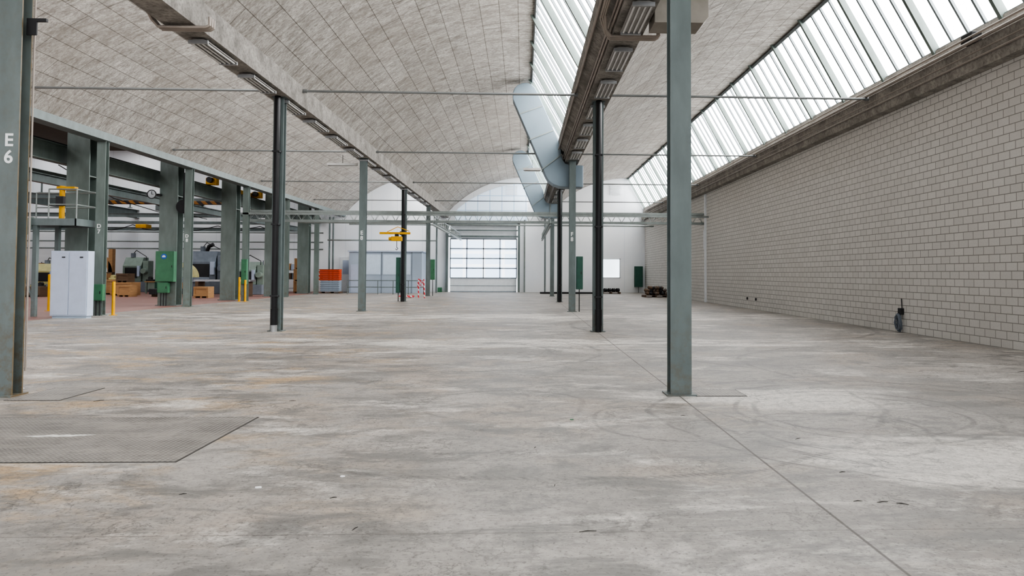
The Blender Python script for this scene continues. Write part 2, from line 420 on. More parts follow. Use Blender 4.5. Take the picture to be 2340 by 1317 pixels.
# ------------------------------------------------------------ steel columns
def hpoly(cx,cy,w,dp,tf=.022,tw=.016):
    a=w/2;b=dp/2
    return [(cx-a,cy-b),(cx+a,cy-b),(cx+a,cy-b+tf),(cx+tw/2,cy-b+tf),(cx+tw/2,cy+b-tf),(cx+a,cy+b-tf),(cx+a,cy+b),(cx-a,cy+b),(cx-a,cy+b-tf),(cx-tw/2,cy+b-tf),(cx-tw/2,cy-b+tf),(cx-a,cy-b+tf)]
def text_child(body,size,loc,parent,mat=LETTER):
    cu=bpy.data.curves.new("t",'FONT'); cu.body=body; cu.size=size; cu.align_x='CENTER'; cu.offset=size*.022; cu.extrude=.002; cu.space_line=.95
    to=bpy.data.objects.new("t",cu); C.objects.link(to)
    bpy.context.view_layer.update()
    me=bpy.data.meshes.new_from_object(to.evaluated_get(bpy.context.evaluated_depsgraph_get()))
    bpy.data.objects.remove(to); bpy.data.curves.remove(cu)
    me.transform(Matrix.Rotation(math.pi/2,4,'X')); me.materials.clear(); me.materials.append(mat)
    o=bpy.data.objects.new("lettering",me); C.objects.link(o); o.parent=parent; o.location=Vector(loc)-ORG[parent.name]; ORG[o.name]=Vector(loc)
    o["label"]="white painted column code "+body.replace("\n"," ")
    return o
def column(X,Yf,top,label,mat=STEEL,pipe=False,text=None,group="hall steel columns",w=.28,tx=-.02,dp=.22,ts=.23,low=BLACKP):
    cy=Yf+dp/2
    c=mk("steel_column",MB().prism(hpoly(X,cy,w,dp),'z',.02,top),mat,origin=(X,cy,0),label=label,cat="column",group=group)
    mk("base_plate",MB().box(X-.2,X+.2,cy-.16,cy+.16,0,.02),mat,parent=c)
    mk("head_plate",MB().box(X-.18,X+.18,cy-.15,cy+.15,top-.025,top),mat,parent=c)
    if pipe:
        mk("downpipe",MB().tube([(X,Yf-.09,.3),(X,Yf-.09,top)],.08,14),BLACKP,parent=c,label="black rainwater pipe",smooth=True)
        mk("pipe_coupling",MB().tube([(X,Yf-.09,.0),(X,Yf-.09,.18)],.085,14),low,parent=c,smooth=True)
        mk("pipe_coupling",MB().tube([(X,Yf-.09,.18),(X,Yf-.09,.62)],.095,14),BLACKP,parent=c,smooth=True)
        for z in (.95,2.9,4.9): mk("pipe_clamp",MB().box(X-.1,X+.1,Yf-.17,Yf,z,z+.04),DARKM,parent=c)
    if text: text_child(text,ts,(X+tx,Yf-.004,3.22),c)
    return c
ys=[9.0+9.95*k for k in range(5)]
XE=-6.68
e6=column(XE,ys[0],6.45,"grey-green steel column with rusty edge marked E 6",STEELR,text="E\n6",w=.34,tx=.05,dp=.2)
mk("bracket",MB().box(XE+.17,XE+.42,9.08,9.12,4.88,4.92).box(XE+.17,XE+.3,9.08,9.1,4.7,4.88),DARKM,parent=e6)
mk("conduit",MB().tube([(XE+.18,9.22,.3),(XE+.18,9.22,6.4)],.012,8),PIPE,parent=e6)
column(F,ys[0],6.45,"plain grey-green steel column beside floor plate")
column(E,ys[1],6.45,"grey-green steel column with black rainwater pipe",pipe=True,low=ZINC)
column(F,ys[1],6.45,"grey-green steel column with black rainwater pipe",pipe=True)
column(E,ys[2],6.45,"grey-green steel column marked E 8",text="E\n8")
column(F,ys[2],6.45,"grey-green steel column marked F 8 with green cabinet",text="F\n8")
for k,p in ((3,True),(4,False)):
    column(E,ys[k],6.45,"grey-green steel column with black rainwater pipe" if p else "plain grey-green steel column",pipe=p)
    column(F,ys[k],6.45,"grey-green steel column with black rainwater pipe" if p else "plain grey-green steel column",pipe=p)
for k,t in enumerate(("D\n7","D\n8",None,None,None)):
    column(D,25.7+6.6*k,6.45,"grey-green steel column"+(" marked "+t.replace("\n"," ") if t else " beside machine hall"),STEELL,text=t,group="machine hall edge columns",w=.32,ts=.21)
for k in range(5):
    X=-17.0;Y=26.9+6.7*k
    c=mk("crane_column",MB().prism(hpoly(X,Y,.85,.6,.04,.03),'z',0,7.0),STEELL,origin=(X,Y,0),label="massive grey-green steel crane column",cat="column",group="crane columns")
    mk("stiffener",MB().box(X-.42,X+.42,Y-.26,Y+.26,5.25,5.29),STEELL,parent=c)
    mk("base_plate",MB().box(X-.5,X+.5,Y-.38,Y+.38,0,.04),STEEL,parent=c)

# crane runway
def ibeamY(mb,x,z0,z1,w,y0,y1,t=.03):
    a=w/2; return mb.prism([(x-a,z0),(x+a,z0),(x+a,z0+t),(x+t/2,z0+t),(x+t/2,z1-t),(x+a,z1-t),(x+a,z1),(x-a,z1),(x-a,z1-t),(x-t/2,z1-t),(x-t/2,z0+t),(x-a,z0+t)],'y',y0,y1)
def ibeamX(mb,y,z0,z1,w,x0,x1,t=.03):
    a=w/2; return mb.prism([(y-a,z0),(y+a,z0),(y+a,z0+t),(y+t/2,z0+t),(y+t/2,z1-t),(y+a,z1-t),(y+a,z1),(y-a,z1),(y-a,z1-t),(y-t/2,z1-t),(y-t/2,z0+t),(y-a,z0+t)],'x',x0,x1)
cr=empty("crane_runway",(-17.8,20,5.7),"grey steel crane runway girder with rail on heavy columns","crane runway")
mk("girder",ibeamY(MB(),-17.75,5.75,6.45,.35,Y0+2,YB),STEELL,parent=cr)
mk("rail",MB().box(-17.79,-17.71,Y0+2,YB,6.45,6.53),DARKM,parent=cr)
mk("service_beam",ibeamY(MB(),-18.4,5.0,5.35,.25,Y0+2,YB),STEEL,parent=cr)
hg=None
for k in range(7):
    y=35.5+2.2*k
    mb=MB().box(-27.6,-27.4,y-.12,y+.12,6.1,6.14).box(-27.52,-27.48,y-.05,y+.05,6.14,7.1).box(-27.6,-27.4,y-.12,y+.12,7.1,7.14)
    if hg is None: hg=mk("rail_hanger",mb,STEEL,label="short steel hanger carrying overhead rail",cat="hanger",group="rail hangers")
    else: dup(hg,(0,2.2*k,0))
mk("overhead_rail",ibeamY(MB(),-27.5,7.14,7.4,.3,30,YB),STEELL,label="grey overhead steel rail of machine hall",cat="rail")
mk("overhead_rail",ibeamY(MB(),-33,6.2,6.9,.4,20,YB),STEEL,label="heavy grey crane rail girder of machine hall",cat="rail")
for y,z in ((36.6,5.45),(50.5,5.6),(57.0,5.0)):
    mk("cross_girder",ibeamX(MB(),y,z,z+.28,.2,-45.98,-18.55),STEEL,label="grey steel cross girder in machine hall",cat="girder",group="cross girders")
for x in (-30,-37.5,-44.5):
    mk("wall_column",MB().prism(hpoly(x,YB-.35,.4,.5,.04,.03),'z',0,11),STEELL,label="grey steel column against white end wall",cat="column",group="end wall columns")

oc=empty("overhead_crane",(-22,44.8,5.8),"overhead crane bridge with yellow and black stripes","crane")
mk("bridge_girder",MB().box(-28,-18.2,44.6,45.0,5.98,6.2),HAZ,parent=oc,bevel=.02)
mk("upper_girder",MB().box(-28,-18.2,44.9,45.2,6.2,6.4),STEEL,parent=oc)
mk("end_carriage",MB().box(-18.3,-17.9,43.8,45.8,6.53,6.85),YEL,parent=oc,bevel=.03)
mk("hoist",MB().box(-23.5,-22.9,44.4,45.1,5.55,5.9).box(-23.3,-23.1,44.5,45.0,5.9,5.98),STEEL,parent=oc,bevel=.03)
mk("hook_block",MB().tube([(-23.1,44.8,5.55),(-23.1,44.8,4.6)],.02,6).box(-23.25,-22.95,44.7,44.9,4.4,4.6).tube([(-23.1,44.8,4.4),(-23,44.8,4.2),(-23.1,44.8,4.08),(-23.2,44.8,4.18)],.03,6),YEL,parent=oc)
oc2=empty("overhead_crane",(-22,53,5.2),"grey crane girder with hoist and hanging cable","crane")
mk("bridge_girder",MB().box(-33,-18.6,53.0,53.4,5.3,5.5),STEEL,parent=oc2,bevel=.02)
mk("hoist",MB().box(-29.4,-28.6,52.8,53.6,4.95,5.25),YEL,parent=oc2,bevel=.05)
mk("cable",MB().tube([(-33+i*.8,53.2,5.25-.45*abs(math.sin(i*.8))) for i in range(18)],.03,6),BLACKP,parent=oc2)
for (X,Y,Z,s) in ((-17.7,46.0,6.55,1),(-17.6,39.2,6.55,1)):
    h=mk("hoist_unit",MB().box(X-.3,X+.3,Y-.2,Y+.2,Z,Z+.4),YEL,label="small orange-yellow hoist unit on crane rail",cat="hoist",bevel=.04)
    mk("motor",MB().tube([(X,Y-.2,Z+.25),(X,Y-.45,Z+.25)],.16,14),DARKM,parent=h,smooth=True)
ja=mk("jib_post",MB().tube([(-16.9,25.6,3.5),(-16.9,25.6,4.75)],.09,12).box(-17.05,-16.4,25.5,25.7,4.6,4.72),YEL,label="orange-yellow swivel jib post on platform",cat="jib",smooth=False)
mk("motor",MB().box(-16.98,-16.7,25.35,25.5,4.0,4.35),DARKM,parent=ja,bevel=.02)

# ------------------------------------------------------------ tie rods
for (xa,xb) in ((D+.45,E-.5),(E+.32,F-.5),(F+.32,10.36)):
    rod=None
    for k in range(4):
        y=20+9.95*k
        if rod is None:
            rod=mk("tie_rod",MB().tube([(xa,y,6.90),(xb,y,6.90)],.034,10),RODM,label="thin grey steel tie rod spanning between valley beams",cat="tie rod",group="tie rods",smooth=True)
            for q,s in ((xa,1),(xb,-1)): mk("end_nut",MB().tube([(q,y,6.90),(q+.12*s,y,6.90)],.055,6),RODM,parent=rod)
        else: dup(rod,(0,9.95*k,0))

# ------------------------------------------------------------ fluorescent lamps
def lamp(X,Y):
    L=1.45
    o=mk("fluorescent_lamp",MB().prism([(X-.10,6.42),(X+.10,6.42),(X+.20,6.38),(X+.20,6.365),(X-.20,6.365),(X-.20,6.38)],'y',Y,Y+L),LAMPW,label="slatted white fluorescent strip lamp under concrete beam",cat="lamp",group="beam lamps")
    for k in range(4):
        x=X-.15+.10*k; mk("tube",MB().tube([(x,Y+.06,6.344),(x,Y+L-.06,6.344)],.019,8),TUBEW,parent=o,smooth=True)
    mk("end_cap",MB().box(X-.20,X+.20,Y-.02,Y+.03,6.32,6.39),ZINC,parent=o); mk("end_cap",MB().box(X-.20,X+.20,Y+L-.03,Y+L+.02,6.32,6.39),ZINC,parent=o)
    for yy in (Y+.3,Y+L-.3): mk("hanger",MB().box(X-.02,X+.02,yy-.02,yy+.02,6.41,6.45),DARKM,parent=o)
    return o
bE=lamp(E+.03,14.2)
for k in range(1,14): dup(bE,(0,2.45*k,0))
bF=lamp(F,11.8)
for k in range(1,15):
    y=11.8+2.45*k
    if y<30.3 and y+1.45>29.1 or (y<46.5 and y+1.45>45.2): continue
    dup(bF,(0,2.45*k,0))
def shortlamp(x0,x1,y,z):
    o=mk("strip_lamp",MB().prism([(y-.09,z),(y+.09,z),(y+.03,z+.1),(y-.03,z+.1)],'x',x0,x1),LAMPW,label="white single strip lamp fixed beside column",cat="lamp",group="short strip lamps")
    mk("tube",MB().tube([(x0+.04,y,z-.02),(x1-.04,y,z-.02)],.025,8),TUBEW,parent=o,smooth=True)
    mk("hanger",MB().tube([((x0+x1)/2,y,z+.1),((x0+x1)/2,y,z+.45)],.01,6),DARKM,parent=o)
shortlamp(-8.2,-6.92,28.75,6.1); shortlamp(.0,.75,28.9,6.0)

def run(x,z,y0,y1,r,lab,mat=PIPE):
    o=mk("conduit_pipe",MB().tube([(x,y0,z),(x,y1,z)],r,8),mat,label=lab,cat="pipe",smooth=True); return o
for x,z,r in ((F-.34,6.56,.025),(F-.36,6.68,.025),(F-.58,6.98,.035),(F+.36,6.7,.03)): run(x,z,Y0,57,r,"long conduit pipe running along concrete beam")
for x,z,r in ((10.28,6.98,.045),(10.30,7.12,.03),(10.36,6.6,.028),(10.37,6.75,.02)): run(x,z,Y0,57,r,"long conduit pipe running along edge beam")
run(E-.36,6.6,Y0,57,.025,"long conduit pipe running along concrete beam")
for X,Y in ((E,13.4),(F,13.5)):
    cl=empty("conduit_bend",(X,Y,6.4),"bundle of conduit pipes bent beneath concrete beam","pipe","conduit bends")
    for k in range(3):
        o=.09*k
        p=[(X-.50-o*.4,Y-1.0,6.75),(X-.50-o*.4,Y-.25+o,6.72),(X-.46,Y-.05+o,6.5),(X-.36,Y+o,6.38),(X+.55,Y+o,6.38),(X+.62,Y+o,6.42),(X+.62,Y+o,6.58)]
        mk("pipe",MB().tube(p,.03,8),PIPE,parent=cl,smooth=True)
hb=mk("air_heater",MB().prism([(2.43,6.3),(3.35,6.3),(3.45,6.42),(3.45,6.85),(2.43,6.85)],'y',12.5,13.1),simple("beige_box",(.28,.26,.23)),label="grey-beige sheet metal heater box fixed beside beam",cat="heater",bevel=.01)
mk("flange",MB().box(2.43,3.5,12.44,12.5,6.80,6.89),RAIL,parent=hb)

def ductf(Yd,k):
    raw=[(-.42,8.75),(-.42,9.0),(-.36,9.18),(-.24,9.32),(-.05,9.41),(.15,9.43),(.34,9.37),(.48,9.24),(.6,9.03),(1.5,6.98),(1.56,6.75),(1.58,6.5),(1.63,6.28),(1.74,6.13),(1.92,6.06),(2.48,6.05),(2.48,5.15),(1.75,5.15),(1.48,5.18),(1.25,5.26),(1.06,5.4),(.94,5.6)]
    pts=[(x*k-.03,1.6+(z-1.6)*k) for x,z in raw]
    o=mk("ventilation_duct",MB().prism(pts,'y',Yd,Yd+.75),DUCT,label="large blue-grey sheet metal air duct sloping down to beam",cat="duct",group="air ducts",bevel=.03)
    def P(x,z): return (x*k-.03,1.6+(z-1.6)*k)
    for (a,b) in (((-.14,8.15),(.80,8.5)),((.28,7.1),(1.25,7.5)),((.8,5.9),(1.58,6.5))):
        A=P(*a);Bq=P(*b); mk("seam_flange",MB().prism([A,Bq,(Bq[0],Bq[1]-.05),(A[0],A[1]-.05)],'y',Yd-.03,Yd+.78),RAIL,parent=o)
    q=P(1.95,5.15); q2=P(1.95,6.05); mk("seam_flange",MB().box(q[0],q[0]+.05,Yd-.03,Yd+.78,q[1]-.03,q2[1]+.02),RAIL,parent=o)
    return o
dd=ductf(29.25,1.055); dup(dd,(-.25,16.2,0))

# ------------------------------------------------------------ lattice truss
ltr=empty("lattice_beam",(-3,39.7,4.6),"light grey lattice beam spanning the hall","truss")
mk("top_chord",MB().box(-15.9,10.69,39.6,39.7,5.08,5.2),RAIL,parent=ltr); mk("top_chord",MB().box(-15.9,10.69,40.1,40.2,5.08,5.2),RAIL,parent=ltr)
mk("bottom_chord",MB().box(-15.9,10.69,39.8,39.98,4.54,4.68),RAIL,parent=ltr)
lat=MB(); x=-15.8
while x<10.2:
    for y in (39.65,40.15): lat.tube([(x,39.9,4.62),(x+.3,y,5.15),(x+.6,39.9,4.62)],.014,5)
    x+=.6
mk("lattice",lat,RAIL,parent=ltr)
mk("supply_rail",MB().box(-15.9,10.69,38.9,39.0,4.88,4.98),RAIL,label="grey supply rail beside lattice beam",cat="rail")
for X in (-5.2,1.6):
    cr2=empty("light_crane_rail",(X,48,4.4),"light steel rail hung along hall from lattice beam","crane rail","light crane rails")
    mk("rail",ibeamY(MB(),X,4.38,4.56,.12,39.6,57.5,.02),RAIL,parent=cr2)
    mk("upper_tube",MB().tube([(X,39.6,4.95),(X,57.5,4.95)],.03,6),RAIL,parent=cr2)
    lat=MB(); y=39.6
    while y<57: lat.tube([(X,y,4.56),(X,y+.5,4.95),(X,y+1,4.56)],.014,5); y+=1
    mk("lattice",lat,RAIL,parent=cr2)
for k,(z,x0,x1,y) in enumerate(((5.55,-14,10.69,55.5),(5.2,-16,-6.9,49.1),(4.3,-16,-7.1,56.5))):
    mk("cross_pipe",MB().tube([(x0,y,z),(x1,y,z)],.06,8),RAIL,label="light grey horizontal service pipe across hall",cat="pipe",smooth=True)
for z in (3.6,4.2,5.0):
    mk("wall_pipe",MB().tube([(-44,YB-.75,z),(-17,YB-.75,z)],.06,8),RAIL,label="grey service pipe along white end wall",cat="pipe",smooth=True)

jc=empty("jib_crane",(-6.9,38.6,3.4),"small yellow jib hoist on steel column","crane")
mk("jib_arm",MB().box(-8.0,-6.3,38.35,38.47,3.78,3.9).tube([(-6.35,38.4,3.95),(-7.0,38.4,4.2),(-7.6,38.4,3.9)],.025,6),YEL,parent=jc,bevel=.01)
mk("wall_bracket",MB().box(-6.9,-6.6,38.47,38.665,3.75,3.95),DARKM,parent=jc)
mk("hoist",MB().box(-7.35,-6.75,38.28,38.56,3.4,3.66).tube([(-7.35,38.42,3.53),(-7.5,38.42,3.53)],.1,12),YEL,parent=jc,bevel=.03)
mk("trolley",MB().box(-7.15,-6.95,38.33,38.5,3.66,3.8),DARKM,parent=jc)
mk("hook_chain",MB().tube([(-7.05,38.42,3.4),(-7.05,38.42,3.05)],.015,6).tube([(-7.05,38.42,3.05),(-6.98,38.42,2.98),(-7.05,38.42,2.9),(-7.12,38.42,2.97)],.02,6),DARKM,parent=jc)

# ------------------------------------------------------------ floor plates
def plate(x0,x1,y0,y1,lab):
    p=mk("floor_plate",MB().box(x0,x1,y0,y1,0,.006),TREAD,label=lab,cat="floor plate")
    for a in ((x0-.015,x1+.015,y0-.015,y0),(x0-.015,x1+.015,y1,y1+.015),(x1,x1+.015,y0,y1),(x0-.015,x0,y0,y1)): mk("edge_frame",MB().box(*a,0,.004),PEDGE,parent=p)
    return p
pl=plate(-6.6,-2.92,5.92,7.7,"large steel checker plate pit cover with white paint smear")
pts=[]
for i in range(28):
    a=2*math.pi*i/28; pts.append((-4.5+.36*math.cos(a)*random.uniform(.65,1.15),6.85+.04*math.sin(a)*random.uniform(.3,1.5)+.03*math.cos(a)))
mk("paint_smear",MB().prism(pts,'z',.006,.0075),simple("dirty_white",(.62,.61,.58),.7,0,.25,12),parent=pl)
plate(-6.4,-5.75,8.75,9.65,"small steel checker plate next to rusty column")
plate(2.3,2.95,8.95,9.45,"small dark checker plate at column foot")

# ------------------------------------------------------------ electrical cabinets
def ebox(x0,x1,y0,y1,z0,z1,mat,lab,leg=None,front='y'):
    o=mk("electrical_cabinet",MB().box(x0,x1,y0,y1,z0,z1),mat,label=lab,cat="electrical cabinet",bevel=.01)
    mk("door",MB().box(x0+.03,x1-.03,y0-.015,y0,z0+.03,z1-.03),mat,parent=o,bevel=.004)
    mk("lock",MB().box(x1-.09,x1-.06,y0-.03,y0-.015,(z0+z1)/2-.05,(z0+z1)/2+.05),DARKM,parent=o)
    if leg:
        for k in range(leg):
            x=x0+(x1-x0)*(k+1)/(leg+1); mk("cable",MB().tube([(x,(y0+y1)/2,z0),(x,(y0+y1)/2,0.0)],.022,8),DARKM,parent=o,smooth=True)
    return o
YC2=33.3
big=ebox(-17.4,-16.55,YC2-.3,YC2,1.15,2.6,GREEN,"large green electrical cabinet with blue warning sign")
s=mk("safety_sign",MB().tube([(-17.0,YC2-.325,2.35),(-17.0,YC2-.318,2.35)],.13,24),BLUE,parent=big,label="round blue ear protection sign")
mk("pictogram",MB().tube([(-17.0+.06*math.cos(a),YC2-.33,2.35+.06*math.sin(a)) for a in [math.pi*i/8 for i in range(9)]],.008,6).ico((-17.0,YC2-.33,2.345),.04,(1,.1,1)).box(-17.075,-17.045,YC2-.335,YC2-.325,2.31,2.37).box(-16.955,-16.925,YC2-.335,YC2-.325,2.31,2.37),LETTER,parent=s)
ebox(-17.3,-16.8,YC2-.3,YC2-.08,.62,1.12,GREEN,"small green switch box below large cabinet",3)
ebox(D-.12,D+.28,25.5,25.68,.55,1.15,GREEN,"small green switch box on marked column",2)
ebox(D-.1,D+.2,38.68,38.88,.95,2.35,GREEN,"tall narrow green electrical box on column",1)
ebox(-7.15,-6.92,38.8,39.1,.5,2.5,GREEND,"dark green electrical cabinet on column side",1)
ebox(-6.57,-6.25,48.8,49.1,1.15,2.6,GREEN,"green electrical cabinet on column side",1)
ebox(2.27,2.55,28.9,29.2,.95,2.35,GREEND,"dark green electrical cabinet on column side",1)
ebox(9.75,10.45,YB-.4,YB-.005,.5,2.3,GREEND,"dark green electrical cabinet on white wall",1)
ebox(-7.3,-6.95,YB-.6,YB-.2,.0,.4,GREEN,"low green box beside gate")

for (x,y,h) in ((-15.15,25.9,1.25),(-19.3,28.6,1.5),(-15.62,38.3,1.35),(-15.3,38.3,1.2)):
    b=mk("bollard",MB().tube([(x,y,0),(x,y,h-.02),(x,y,h)],[.055,.055,.03],14),YEL,label="yellow steel bollard post beside column",cat="bollard",group="yellow bollards",smooth=True)
    mk("foot_plate",MB().box(x-.1,x+.1,y-.1,y+.1,0,.015),YEL,parent=b)

lk=mk("metal_locker",MB().box(-16.2,-14.95,24.05,24.40,.08,2.32),LOCK,origin=(-15.5,24.2,0),label="tall pale blue-grey two-door metal locker",cat="locker",bevel=.01)
for x0,x1 in ((-16.17,-15.59),(-15.57,-14.98)):
    dr=mk("door",MB().box(x0,x1,24.03,24.05,.12,2.28),LOCK,parent=lk,bevel=.006)
    mk("handle",MB().box(x0+.36,x0+.46,24.01,24.03,2.08,2.12),DARKM,parent=dr)
mk("plinth",MB().box(-16.15,-15.0,24.1,24.38,0,.08),LOCKD,parent=lk)

pf=empty("service_platform",(-17,25.2,0),"grey steel service platform with railing and stair","platform")
mk("deck",MB().box(-18.2,-15.9,24.9,26.2,3.42,3.5),STEELL,parent=pf)
mb=MB(); mb.box(-18.2,-15.9,24.85,24.92,3.25,3.5).box(-18.2,-15.9,26.15,26.2,3.25,3.5).box(-15.95,-15.88,24.85,26.2,3.25,3.5); mk("edge_channel",mb,STEEL,parent=pf)
for x,y in ((-17.35,24.95),(-17.35,26.1),(-18.1,24.95)):
    mk("leg",MB().box(x-.07,x+.07,y-.07,y+.07,0,3.42),STEEL,parent=pf)
rb=MB()
for z in (4.0,4.55): rb.tube([(-18.2,26.15,z),(-15.93,26.15,z),(-15.93,24.9,z),(-16.9,24.9,z)],.025,8)
for x,y in ((-18.2,26.15),(-17.2,26.15),(-15.93,26.15),(-15.93,24.9),(-16.9,24.9)): rb.tube([(x,y,3.5),(x,y,4.55)],.025,8)
mk("railing",rb,RAIL,parent=pf)
st=MB()
st.prism([(22.0,0),(22.3,0),(25.0,3.3),(25.0,3.55),(24.8,3.55)],'x',-18.05,-18.0).prism([(22.0,0),(22.3,0),(25.0,3.3),(25.0,3.55),(24.8,3.55)],'x',-17.5,-17.45)
for k in range(12): st.box(-18.0,-17.5,22.15+.23*k,22.38+.23*k,.26+.28*k,.29+.28*k)
mk("stair",st,STEELL,parent=pf)
mk("brace",MB().tube([(-17.35,24.95,.4),(-18.3,24.95,3.3)],.035,6),STEEL,parent=pf)

CX=-17.62
ck=mk("wall_clock",MB().tube([(CX,32.95,5.3),(CX,33.02,5.3)],.2,24),ZINC,label="round wall clock with dark rim",cat="clock")
mk("rim",MB().tube([(CX+.2*math.cos(2*math.pi*i/24),32.95,5.3+.2*math.sin(2*math.pi*i/24)) for i in range(24)],.022,6,True),DARKM,parent=ck)
mk("hand",MB().box(CX-.01,CX+.01,32.935,32.945,5.3,5.44),DARKM,parent=ck); mk("hand",MB().box(CX,CX+.1,32.935,32.945,5.29,5.31),DARKM,parent=ck)
mk("bracket",MB().box(CX,-17.3,33.02,33.29,5.26,5.34),DARKM,parent=ck)
cb=mk("cable_reel",MB().tube([(-16.3,33.3,4.75),(-16.3,33.5,4.75)],.28,20),DARKM,label="dark spring cable reel hanging on crane column",cat="reel",smooth=True)
mk("flange",MB().tube([(-16.3,33.26,4.75),(-16.3,33.3,4.75)],.33,20),DARKM,parent=cb)
mk("hanger",MB().box(-16.35,-16.25,33.35,33.45,5.0,6.4),DARKM,parent=cb)
for pts in ([(-20,30,6.2),(-20,34,5.2),(-19.5,39,4.7),(-20,44,5.1)],[(-19.2,33,5.6),(-19.4,38,5.0),(-19.6,43,4.9)]):
    mk("hanging_cable",MB().tube(pts,.02,6),BLACKP,label="slack black power cable of the crane",cat="cable",smooth=True)

# ------------------------------------------------------------ machine hall contents
def crate(x0,x1,y0,y1,z0,z1,lab,mat=WOOD,group=None):
    o=mk("wooden_crate",MB().box(x0,x1,y0,y1,z0+.1,z1),mat,origin=((x0+x1)/2,(y0+y1)/2,z0),label=lab,cat="crate",group=group)
    bt=MB(); n=max(2,int((x1-x0)/.7)+1)
    for k in range(n):
        x=x0+(x1-x0-.1)*k/(n-1); bt.box(x,x+.1,y0-.03,y0,z0+.1,z1)
    bt.box(x0,x1,y0-.05,y0-.03,z1-.12,z1).box(x0,x1,y0-.05,y0-.03,z0+.1,z0+.22)
    mk("batten",bt,mat,parent=o)
    for x in (x0,(x0+x1)/2-.06,x1-.12): mk("skid",MB().box(x,x+.12,y0,y1,z0,z0+.1),mat,parent=o)
    return o
cg="wooden crates in machine hall"
crate(-33.6,-31.9,50,51.2,0,1.35,"brown wooden crate with paper note",group=cg)
cA=crate(-31.8,-29.9,49.5,50.8,0,1.5,"brown wooden crate with green label",group=cg)
mk("sticker",MB().box(-30.9,-30.6,49.44,49.45,.9,1.1),GREEN,parent=cA,label="small green paper label")
crate(-29.7,-28.3,49.5,50.8,0,1.05,"small low wooden crate",group=cg)
crate(-38.5,-36.9,48.5,49.8,0,1.1,"brown wooden crate beside cream machine",group=cg)
crate(-28.0,-26.6,47.5,48.6,0,.9,"low wooden crate beside machine",group=cg)
crate(-18.2,-17.4,55,56,0,.95,"stacked plywood crate at the bottom",group=cg)
crate(-18.2,-17.4,55,56,.95,1.9,"stacked plywood crate in the middle",group=cg)
crate(-18.15,-17.45,55,56,1.9,2.75,"stacked plywood crate on top",group=cg)
crate(-19.9,-18.9,54,55,0,.8,"low plywood crate beside stack",group=cg)
crate(-25.9,-25.1,50,51,0,.8,"low wooden crate beside machine",group=cg)
crate(-34.4,-33.7,46.5,47.5,0,.7,"small open wooden box with parts",WOODD,group=cg)
crate(-32.9,-32.0,46.8,47.6,0,.55,"flat wooden box with parts",WOOD,group=cg)
crate(-29.2,-28.4,45.8,46.6,0,.6,"flat wooden box with parts",WOOD,group=cg)
crate(-26.2,-25.4,45.2,46.0,0,.75,"small plywood box beside gear wheel",WOOD,group=cg)
crate(-20.6,-19.7,43.6,44.4,0,.7,"small plywood box beside steel stock",WOOD,group=cg)
crate(-35.6,-34.5,44.0,45.0,0,.9,"small plywood box on red floor",WOOD,group=cg)
crate(-31.6,-30.5,44.4,45.4,0,.65,"flat wooden box with parts",WOODD,group=cg)
crate(-24.6,-23.8,50.1,51.0,0,1.2,"upright plywood crate beside machine",WOOD,group=cg)
crate(-27.7,-26.9,47.6,48.4,.9,1.5,"small crate stacked on another crate",WOODD,group=cg)
crate(-33.3,-32.4,50.2,51.0,1.35,1.95,"small crate stacked on another crate",WOOD,group=cg)
def pallet(x0,x1,y0,y1,z,lab,mat=WOODD,group="pallets"):
    o=empty("pallet",((x0+x1)/2,(y0+y1)/2,z),lab,"pallet",group)
    t=MB(); n=7; w=(y1-y0)/(n*1.4)
    for k in range(n):
        y=y0+(y1-y0-w)*k/(n-1); t.box(x0,x1,y,y+w,z+.12,z+.145)
    mk("deck_board",t,mat,parent=o)
    for x in (x0,(x0+x1)/2-.05,x1-.1): mk("block",MB().box(x,x+.1,y0,y1,z+.02,z+.12),mat,parent=o)
    for y in (y0,y1-.1): mk("base_board",MB().box(x0,x1,y,y+.1,z,z+.02),mat,parent=o)
    return o
def tray(z,mat,rm,lab,grp,dx=0,h=.14):
    t=MB().prism([(-15.75+dx,z),(-14.4,z),(-14.35,z+h),(-14.42,z+h),(-14.44,z+h-.03),(-15.70+dx,z+h-.03),(-15.72+dx,z+h),(-15.80+dx,z+h)],'y',54,54.8)
    o=mk("plastic_tray",t,mat,label=lab,cat="tray",group=grp)
    mk("rim",MB().box(-15.82+dx,-14.33,53.96,54.0,z+h-.05,z+h),rm,parent=o)
for k in range(6): tray(.15+.145*k,LOCKD,MGREY,"grey-blue plastic stacking tray","grey stacked trays")
pallet(-15.8,-14.3,54,54.9,0,"wooden pallet under stacked trays")
for k in range(6): tray(1.025+.145*k,ORANGE,REDD,"bright orange plastic stacking tray","orange stacked trays",-.15+.05*(k%2),.14)
def halfring(x,y0,y1,z,R,r,n=20,a0=0,a1=math.pi):
    p=[(x+R*math.cos(a0+(a1-a0)*i/n),z+R*math.sin(a0+(a1-a0)*i/n)) for i in range(n+1)]+[(x+r*math.cos(a1-(a1-a0)*i/n),z+r*math.sin(a1-(a1-a0)*i/n)) for i in range(n+1)]
    return MB().prism(p,'y',y0,y1)
am=empty("machine_casting",(-23.6,48,0),"cream painted arched machine casting on base","machine")
mk("arch",halfring(-23.4,47.6,48.2,1.25,1.0,.7),CREAM,parent=am,bevel=.03)
mk("bed",MB().box(-24.8,-22.0,47.4,48.8,.9,1.25).box(-24.6,-24.2,47.5,48.7,.0,.9).box(-22.7,-22.3,47.5,48.7,.0,.9),MGREY,parent=am,bevel=.03)
mk("hub",MB().tube([(-23.4,47.5,1.5),(-23.4,48.7,1.5)],.3,20),MGREEN,parent=am,smooth=True)
